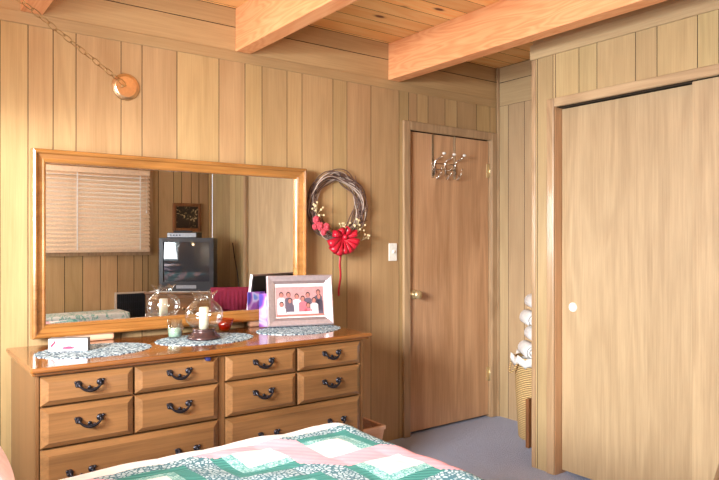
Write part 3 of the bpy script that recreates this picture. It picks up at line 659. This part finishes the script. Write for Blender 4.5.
# quilt: log-cabin patchwork
cx, cy = (bx0+bx1)/2, (by0+by1)/2; hx, hy = (bx1-bx0)/2, (by1-by0)/2; r = .05; step = .0115; drop = .30
BL = .300
def patch(x, y):
    ox, oy = x-1.085, y-1.655; bi, bj = math.floor(ox/BL), math.floor(oy/BL); u, v = ox-bi*BL, oy-bj*BL
    if y > 1.955 or x > 1.40 or y < .54: return 0 if not (x > 1.46) else 1
    dark_fr = (bi+bj) % 2 == 0
    a, c = (u, v) if dark_fr else (BL-u, BL-v)       # a,c measured from the light side
    dl = min(a, c); dd = min(BL-a, BL-c)
    if dd < dl*1.0 or dd < .116:
        if dd < .040: k = 5
        elif dd < .080: k = 4
        elif dd < .116: k = 3
        else: k = 2
        if dl < .052 and dl < dd: k = 1
        return k
    return 1 if dl < .052 else 2
def axis(h):
    L_ = h-r+r*math.pi/2+drop; n = int(2*L_/step); return [-L_+2*L_*i/n for i in range(n+1)]
us, vss = axis(hx), axis(hy); qb = MB(); vs = []; flat = []
rn = random.Random(5); pz = [(rn.uniform(5, 28), rn.uniform(5, 28), rn.uniform(0, 6.28)) for _ in range(7)]
for v in vss:
    for u in us:
        ix, iy = max(-(hx-r), min(hx-r, u)), max(-(hy-r), min(hy-r, v)); dx, dy = u-ix, v-iy; d = math.hypot(dx, dy)
        puff = .0016*sum(math.sin(a*u+b2*v+p) for a, b2, p in pz)
        puff += .004*abs(math.sin(u*math.pi/.15))**.5*abs(math.sin(v*math.pi/.15))**.5
        if d < 1e-9: q = (ix, iy, bz+puff)
        elif d < r*math.pi/2: a = d/r; o_ = (r+puff)*math.sin(a); q = (ix+dx/d*o_, iy+dy/d*o_, bz-r+(r+puff)*math.cos(a))
        else:
            e = d-r*math.pi/2; wv = .012*math.sin((u-v)*19)*min(1, e/.2); o_ = r+puff+wv+.05*e; q = (ix+dx/d*o_, iy+dy/d*o_, bz-r-e)
        vs.append((q[0]+cx, q[1]+cy, q[2])); flat.append((u+cx, v+cy))
nu = len(us)
o0 = len(qb.v); qb.v += [Vector(p) for p in vs]
for j in range(len(vss)-1):
    for i in range(nu-1):
        qb.f.append([j*nu+i, j*nu+i+1, (j+1)*nu+i+1, (j+1)*nu+i]); mx, my = flat[j*nu+i]; qb.m.append(patch(mx+step/2, my+step/2)); qb.t.append(0.); qb.sm.append(True)
qo = rebase(qb.build('quilt', ['q_plain', 'q_pink', 'q_white', 'q_mint', 'q_green', 'q_floral']), (cx, cy, .3)); tag(qo, 'white, pink and green log-cabin patchwork quilt spread over the bed', 'quilt')
def pillow(name, c, sx, sy, h, mat, lab, rz=0):
    mb = MB(); N = 22; vs = []
    for side in (1, -1):
        for j in range(N+1):
            for i in range(N+1):
                u, v = -1+2*i/N, -1+2*j/N; t = max(0, (1-u**4))**.5*max(0, (1-v**4))**.5; k = 1-.05*(u*u*v*v)
                vs.append((u*sx*k, v*sy*k, side*h*t**.8))
    fs = []
    for s_ in (0, 1):
        o_ = s_*(N+1)**2
        for j in range(N):
            for i in range(N):
                f = (o_+j*(N+1)+i, o_+j*(N+1)+i+1, o_+(j+1)*(N+1)+i+1, o_+(j+1)*(N+1)+i); fs.append(f if s_ == 0 else f[::-1])
    o = mb.add(vs, fs, 0, 0, True).build(name, mat); o.location = c; o.rotation_euler = (0, 0, rz); XF[o] = Matrix.Translation(c)
    return tag(o, lab, 'pillow')
pillow('pillow', (-.12, 1.62, .712), .36, .30, .06, 'pillow2', 'lilac pillow under the pink one at the photo\'s lower left')
pillow('pillow', (-.14, 1.62, .842), .36, .30, .06, 'pillow', 'pink pillow, upper of two at the photo\'s lower left edge')

# ------------------------------------------------------------------ waste basket, alcove
wb = thing('waste_basket', (2.155, 2.975, 0), 0, 'pinkish tan waste bin between the dresser and the door wall', 'waste basket')
def taper(mb, x, y, w0, d0, w1, d1, z0, z1, th):
    def rg(w_, d_, z): return [(x-w_, y-d_, z), (x+w_, y-d_, z), (x+w_, y+d_, z), (x-w_, y+d_, z)]
    rs = [rg(w0, d0, z0), rg(w1, d1, z1), rg(w1-th, d1-th, z1), rg(w0-th, d0-th, z0+th)]; vs = sum(rs, []); fs = [(3, 2, 1, 0)]
    for q in range(3):
        for k in range(4): fs.append((q*4+k, q*4+(k+1) % 4, q*4+4+(k+1) % 4, q*4+4+k))
    fs.append((12, 13, 14, 15)); mb.add(vs, fs)
bxc, byc = 2.155, 2.975
mb = MB(); taper(mb, bxc, byc, .085, .10, .112, .132, 0, .252, .008); mb.build('bin_body', 'pine', wb)
mb = MB()
mb.box(bxc-.12, bxc+.12, byc-.14, byc-.122, .2525, .276, .004); mb.box(bxc-.12, bxc+.12, byc+.122, byc+.14, .2525, .276, .004); mb.box(bxc-.12, bxc-.102, byc-.122, byc+.122, .2525, .276, .004); mb.box(bxc+.102, bxc+.12, byc-.122, byc+.122, .2525, .276, .004); mb.build('rim', 'pine', wb)
hc = (3.515, 2.77)
hp = thing('wicker_hamper', (hc[0], hc[1], 0), 0, 'tall tan wicker hamper of rolled towels behind the closet corner', 'basket')
mb = MB(); mb.lathe([(0, .004), (.122, .0), (.128, .01), (.146, .30), (.152, .52), (.158, .535), (.150, .54), (.140, .52), (.118, .012), (0, .012)], (hc[0], hc[1], 0), 48)
mb.build('basket_body', 'wicker', hp)
mb = MB(); an = R(150); hpt = Vector((hc[0]+.155*math.cos(an), hc[1]+.155*math.sin(an), .5)); dd = Vector((math.cos(an), math.sin(an), 0)); tt = Vector((-math.sin(an), math.cos(an), 0))
mb.tube([hpt+tt*.055*math.cos(a)+dd*.035*math.sin(a)-Vector((0, 0, .085*math.sin(a)-.02)) for a in [R(k) for k in range(0, 181, 15)]], .0055, 8); mb.build('handle', 'wicker', hp)
ln_ = MB(); rn = random.Random(9); prf = [(.130, .50), (.150, .535), (.168, .545), (.172, .515), (.166, .49)]
N = 48; vs = []
for i in range(N):
    a = 2*math.pi*i/N; wv = .008*math.sin(9*a)+.005*math.sin(17*a)
    for rr, z in prf: vs.append((hc[0]+(rr+wv)*math.cos(a), hc[1]+(rr+wv)*math.sin(a), z+wv*1.5))
k = len(prf); ln_.add(vs, [(i*k+j, ((i+1) % N)*k+j, ((i+1) % N)*k+j+1, i*k+j+1) for i in range(N) for j in range(k-1)], 0, 0, True); lo_ = ln_.build('liner', 'sheet', hp); so = lo_.modifiers.new('t', 'SOLIDIFY'); so.thickness = .004
# rolled towels
def towel(c, dirn, ln, rad, lab):
    d = Vector(dirn).normalized(); sd = d.cross(Vector((0, 0, 1))).normalized(); up = Vector((0, 0, 1)); mb = MB(); N = 70; turns = 2.6
    outer = []; c = Vector(c)
    for i in range(N+1):
        t = i/N; a = turns*2*math.pi*t; rr = rad*(.18+.82*t); outer.append((rr*math.cos(a), rr*math.sin(a)))
    vs = []
    for e in (-1, -.93, .93, 1):
        f = .93 if abs(e) == 1 else 1
        for x, z in outer: vs.append(c+d*(e*ln/2)+sd*x*f+up*z*f)
    fs = [(q*(N+1)+i, q*(N+1)+i+1, (q+1)*(N+1)+i+1, (q+1)*(N+1)+i) for q in range(3) for i in range(N)]
    mb.add(vs, fs, 0, 0, True)
    o = mb.build('rolled_towel', 'towel'); so = o.modifiers.new('t', 'SOLIDIFY'); so.thickness = rad*.2; so.offset = -1
    rebase(o, (c.x, c.y, c.z-rad)); return tag(o, lab, 'towel', 'white towels on the hamper')
tb = Vector((hc[0]-.045, hc[1], 0)); tdir = (.62, .78, 0)
towel(tb+Vector((-.02, .02, .585)), tdir, .24, .054, 'white rolled towel lying lowest, on the hamper\'s liner')
towel(tb+Vector((.015, .0, .685)), tdir, .24, .050, 'white rolled towel, second from the bottom of the hamper stack')
towel(tb+Vector((.0, .02, .790)), tdir, .24, .056, 'white rolled towel, second from the top of the hamper stack')
towel(tb+Vector((.025, .0, .900)), tdir, .24, .054, 'white rolled towel on top of the hamper stack')
o = rebase(MB().box(3.275, 3.335, 2.655, 2.68, 0, .31, .005).build('wooden_board', 'brown'), (3.3, 2.665, 0)); tag(o, 'short brown wooden board standing in front of the wicker hamper', 'board')

# ------------------------------------------------------------------ seen in the mirror: back of the room
bl = thing('window_blind', (1.57, YB+.03, 1.19), 0, 'beige slatted window blind seen in the mirror, lowered', 'blind')
YL = YB+.045
MB().box(.82, 2.295, YB+.016, YB+.075, 1.985, 2.04, .004).build('head_rail', 'blind', bl)
MB().box(.82, 2.295, YL-.022, YL+.026, 1.185, 1.208, .005).build('bottom_rail', 'blind', bl)
sm = MB(); z = 1.235
while z < 1.985:
    ca, sa = math.cos(R(-33)), math.sin(R(-33)); pr_ = []
    for k in range(7): yy = -.039+.078*k/6; zz = .005*(1-(yy/.039)**2); pr_.append((yy, zz))
    pr_ += [(yy, zz-.005) for yy, zz in pr_[::-1]]
    sm.prism([(.82, YL+yy*ca-zz*sa, z+yy*sa+zz*ca) for yy, zz in pr_], (0, 0, 0), (1.475, 0, 0)); z += .0415
sm.build('slats', 'blind', bl)
for x in (.95, 1.57, 2.19): MB().box(x-.005, x+.005, YL+.0365, YL+.038, 1.209, 1.984).build('ladder_tape', 'white', bl)
mb = MB(); mb.tube([(2.255, YL+.040, 1.99), (2.255, YL+.040, 1.62)], .0015, 6); mb.lathe([(0, 0), (.008, .002), (.006, .03), (0, .032)], (2.255, YL+.040, 1.59), 12); mb.build('pull_cord', 'white', bl)
ht = thing('wall_heater', (2.12, YB, .42), 0, 'black grille wall heater in a pale frame, seen low in the mirror', 'heater')
f = MB(); f.box(1.95, 1.966, YB+.0005, YB+.04, .41, .765, .003); f.box(2.264, 2.28, YB+.0005, YB+.04, .41, .765, .003); f.box(1.966, 2.264, YB+.0005, YB+.04, .749, .765, .003); f.box(1.966, 2.264, YB+.0005, YB+.04, .41, .426, .003); f.build('frame', 'heater', ht)
f = MB(); f.box(1.966, 2.264, YB+.0005, YB+.012, .426, .749); f.build('back_plate', 'black', ht)
f = MB()
for q in range(14): x = 1.98+q*.0205; f.box(x, x+.006, YB+.0125, YB+.034, .427, .748, .001)
for z in (.50, .58, .66): f.box(1.967, 2.263, YB+.020, YB+.026, z, z+.005)
f.build('grille', 'charcoal', ht)
pc = thing('wall_picture', (2.727, YB, 1.56), 0, 'dark still life in a brown wooden frame above the television in the mirror', 'picture')
f = MB(); a0, a1, q0, q1 = 2.565, 2.890, 1.405, 1.715; e = .036
f.box(a0, a0+e, YB+.0005, YB+.026, q0, q1, .006); f.box(a1-e, a1, YB+.0005, YB+.026, q0, q1, .006); f.box(a0+e, a1-e, YB+.0005, YB+.026, q1-e, q1, .006); f.box(a0+e, a1-e, YB+.0005, YB+.026, q0, q0+e, .006); f.build('frame', 'brown', pc)
MB().box(a0+e-.004, a1-e+.004, YB+.001, YB+.010, q0+e-.004, q1-e+.004).build('print', 'painting', pc)
# chest with television, turned to the room
TR = R(36); TL = (2.60, .05)
ch = thing('television_chest', (TL[0], TL[1], 0), TR, 'low wooden chest with white runner under the television in the mirror', 'chest')
MB().box(-.40, .36, -.20, .26, .05, .77, .006).build('chest_body', 'maple_z', ch, True); MB().box(-.41, .37, -.21, .275, .77, .792, .005).build('chest_top', 'maple', ch, True)
for q in range(3): 
    dd_ = MB().box(-.37, .33, .2605, .274, .10+q*.215, .30+q*.215, .005).build('drawer', 'maple', ch, True); MB().ball((-.02, .283, .20+q*.215), .014).build('knob', 'brass', dd_, True)
rn_ = MB().box(-.36, .32, -.19, .279, .7925, .796).build('runner', 'sheet'); rn_.location = (TL[0], TL[1], 0); rn_.rotation_euler = (0, 0, TR); tag(rn_, 'white cloth runner on the chest under the television', 'runner')
tv = thing('television', (TL[0], TL[1], .7965), TR, 'boxy dark grey tube television on the chest, seen in the mirror', 'television')
tvm = MB(); W, H2 = .272, .535
pr = [(0, .23, 1, 1), (0, .14, 1, 1), (0, .02, .98, .97), (0, -.16, .72, .74)]
vs = []
for _, yy, kx, kz in pr: vs += [(-W*kx, yy, H2*(1-kz)*.5), (W*kx, yy, H2*(1-kz)*.5), (W*kx, yy, H2*(1+kz)*.5), (-W*kx, yy, H2*(1+kz)*.5)]
for i in range(12, 16): vs[i] = (vs[i][0], vs[i][1], max(.0, vs[i][2]-.06))
for i in (8, 9): vs[i] = (vs[i][0], vs[i][1], 0)
fs = [(q*4+k, q*4+(k+1) % 4, q*4+4+(k+1) % 4, q*4+4+k) for q in range(3) for k in range(4)]+[(12, 13, 14, 15)]
tvm.add(vs, fs)
# front bezel as a ring around the tube
s0x, s1x, s0z, s1z = -.232, .232, .095, .495; F_ = [(-W, .23, 0), (W, .23, 0), (W, .23, H2), (-W, .23, H2)]; I_ = [(s0x, .235, s0z), (s1x, .235, s0z), (s1x, .235, s1z), (s0x, .235, s1z)]; J_ = [(x*.98, .215, z) for x, y, z in I_]
tvm.add(F_+I_+J_, [(k, (k+1) % 4, 4+(k+1) % 4, 4+k) for k in range(4)]+[(4+k, 4+(k+1) % 4, 8+(k+1) % 4, 8+k) for k in range(4)])
tvm.build('cabinet', 'charcoal', tv, True)
sc = MB(); N = 14; vs = []
for j in range(N+1):
    for i in range(N+1):
        u, v = -1+2*i/N, -1+2*j/N; vs.append((u*.230, .214+.022*(1-.55*u*u-.45*v*v), .2975+v*.203))
sc.add(vs, [(j*(N+1)+i, j*(N+1)+i+1, (j+1)*(N+1)+i+1, (j+1)*(N+1)+i) for j in range(N) for i in range(N)], 0, 0, True); sc.build('screen', 'screen', tv, True, recalc=False)
ct = MB(); ct.box(-.10, .10, .2305, .238, .028, .062, .003); 
for q in range(5): ct.box(-.085+q*.036, -.065+q*.036, .238, .241, .038, .052, .001)
ct.build('control_panel', 'silver', tv, True)
vc = thing('set_top_box', (TL[0], TL[1], .7965+H2), TR, 'slim silver box on top of the television', 'set-top box')
MB().box(-.21, .09, -.05, .17, .0, .055, .004).build('case', 'black', vc, True); MB().box(-.205, .085, .1705, .175, .006, .050, .002).build('front_panel', 'silver', vc, True)
for q in range(4): MB().lathe([(0, .004), (.006, .004), (.007, 0)], (-.17+q*.03, .175, .028), 12, 0, Matrix.Rotation(R(-90), 4, 'X')).build('button', 'black', vc, True)
rc = MB().box(-.16, .02, .05, .10, 0, .020, .006).build('remote_control', 'black'); rc.location = (TL[0], TL[1], .7965+H2+.0552); rc.rotation_euler = (0, 0, TR); tag(rc, 'black remote control lying on the set-top box', 'remote control')
cbm = MB().tube([(2.985, .20, 1.28), (2.985, .25, 1.12), (2.985, .31, .98), (2.985, .36, .80), (2.985, .38, .4), (2.98, .38, .012)], .006, 8).build('cable', 'black'); tag(cbm, 'black cable hanging down the wall beside the television', 'cable')
# chair with cloth
chx = thing('side_chair', (2.62, .98, 0), R(200), 'wooden side chair with burgundy cloth over its back, in the mirror', 'chair')
MB().box(-.21, .21, -.21, .21, .42, .455, .012).build('seat', 'maple', chx, True)
for x, y in ((-.18, -.18), (.18, -.18)): MB().box(x-.018, x+.018, y-.018, y+.018, 0, .42, .004).build('leg', 'maple_z', chx, True)
for x in (-.18, .18): MB().box(x-.018, x+.018, .17, .205, 0, .845, .004).build('leg', 'maple_z', chx, True)
bk = MB()
for z in (.56, .68, .80): bk.box(-.162, .162, .178, .196, z, z+.05, .004)
bk.build('backrest', 'maple', chx, True)
cl = MB(); N = 40; vs = []
path = [(.225, .47), (.222, .63), (.218, .81), (.206, .857), (.188, .863), (.168, .857), (.156, .81), (.150, .65)]
for i in range(N+1):
    u = -1+2*i/N
    for j, (yy, zz) in enumerate(path):
        wv = .008*math.sin(u*16+zz*4)*min(1, abs(zz-.863)*8); side = 1 if yy > .188 else -1; vs.append((u*.19, yy+side*(abs(wv)), zz+(.012*math.sin(u*5) if j in (0, 7) else 0)))
k = len(path); cl.add(vs, [(i*k+j, (i+1)*k+j, (i+1)*k+j+1, i*k+j+1) for i in range(N) for j in range(k-1)], 0, 0, True)
co = cl.build('draped_cloth', 'burgundy'); co.location = (2.62, .98, 0); co.rotation_euler = (0, 0, R(200)); tag(co, 'burgundy cloth draped over the chair back, seen in the mirror', 'cloth'); so = co.modifiers.new('t', 'SOLIDIFY'); so.thickness = .003

bn = thing('window_bench', (1.48, -.20, 0), 0, 'low wooden bench under the blind, covered by folded bedding in the mirror', 'bench')
MB().box(.92, 2.05, YB+.02, -.03, .40, .44, .006).build('seat', 'maple', bn)
for x in (.97, 2.0):
    for y in (YB+.06, -.07): MB().box(x-.025, x+.025, y-.025, y+.025, 0, .40, .004).build('leg', 'maple_z', bn)
for q, (mt_n, lab, nm) in enumerate((('sheet', 'white folded blanket on the bench under the blind, in the mirror', 'folded_blanket'), ('q_bed', 'mint and white folded cover on top of the bench stack, in the mirror', 'folded_cover'))):
    mb = MB(); z0 = .4405+q*.075; mb.box(.94, 2.0, YB+.03, -.04, z0, z0+.073, .02, seg=4)
    mb.v = [v+Vector((0, 0, .010*math.sin(v.x*7)*(1 if v.z > z0+.06 and q else 0))) for v in mb.v]
    o = rebase(mb.build(nm, mt_n), (1.48, -.2, z0)); tag(o, lab, 'bedding')
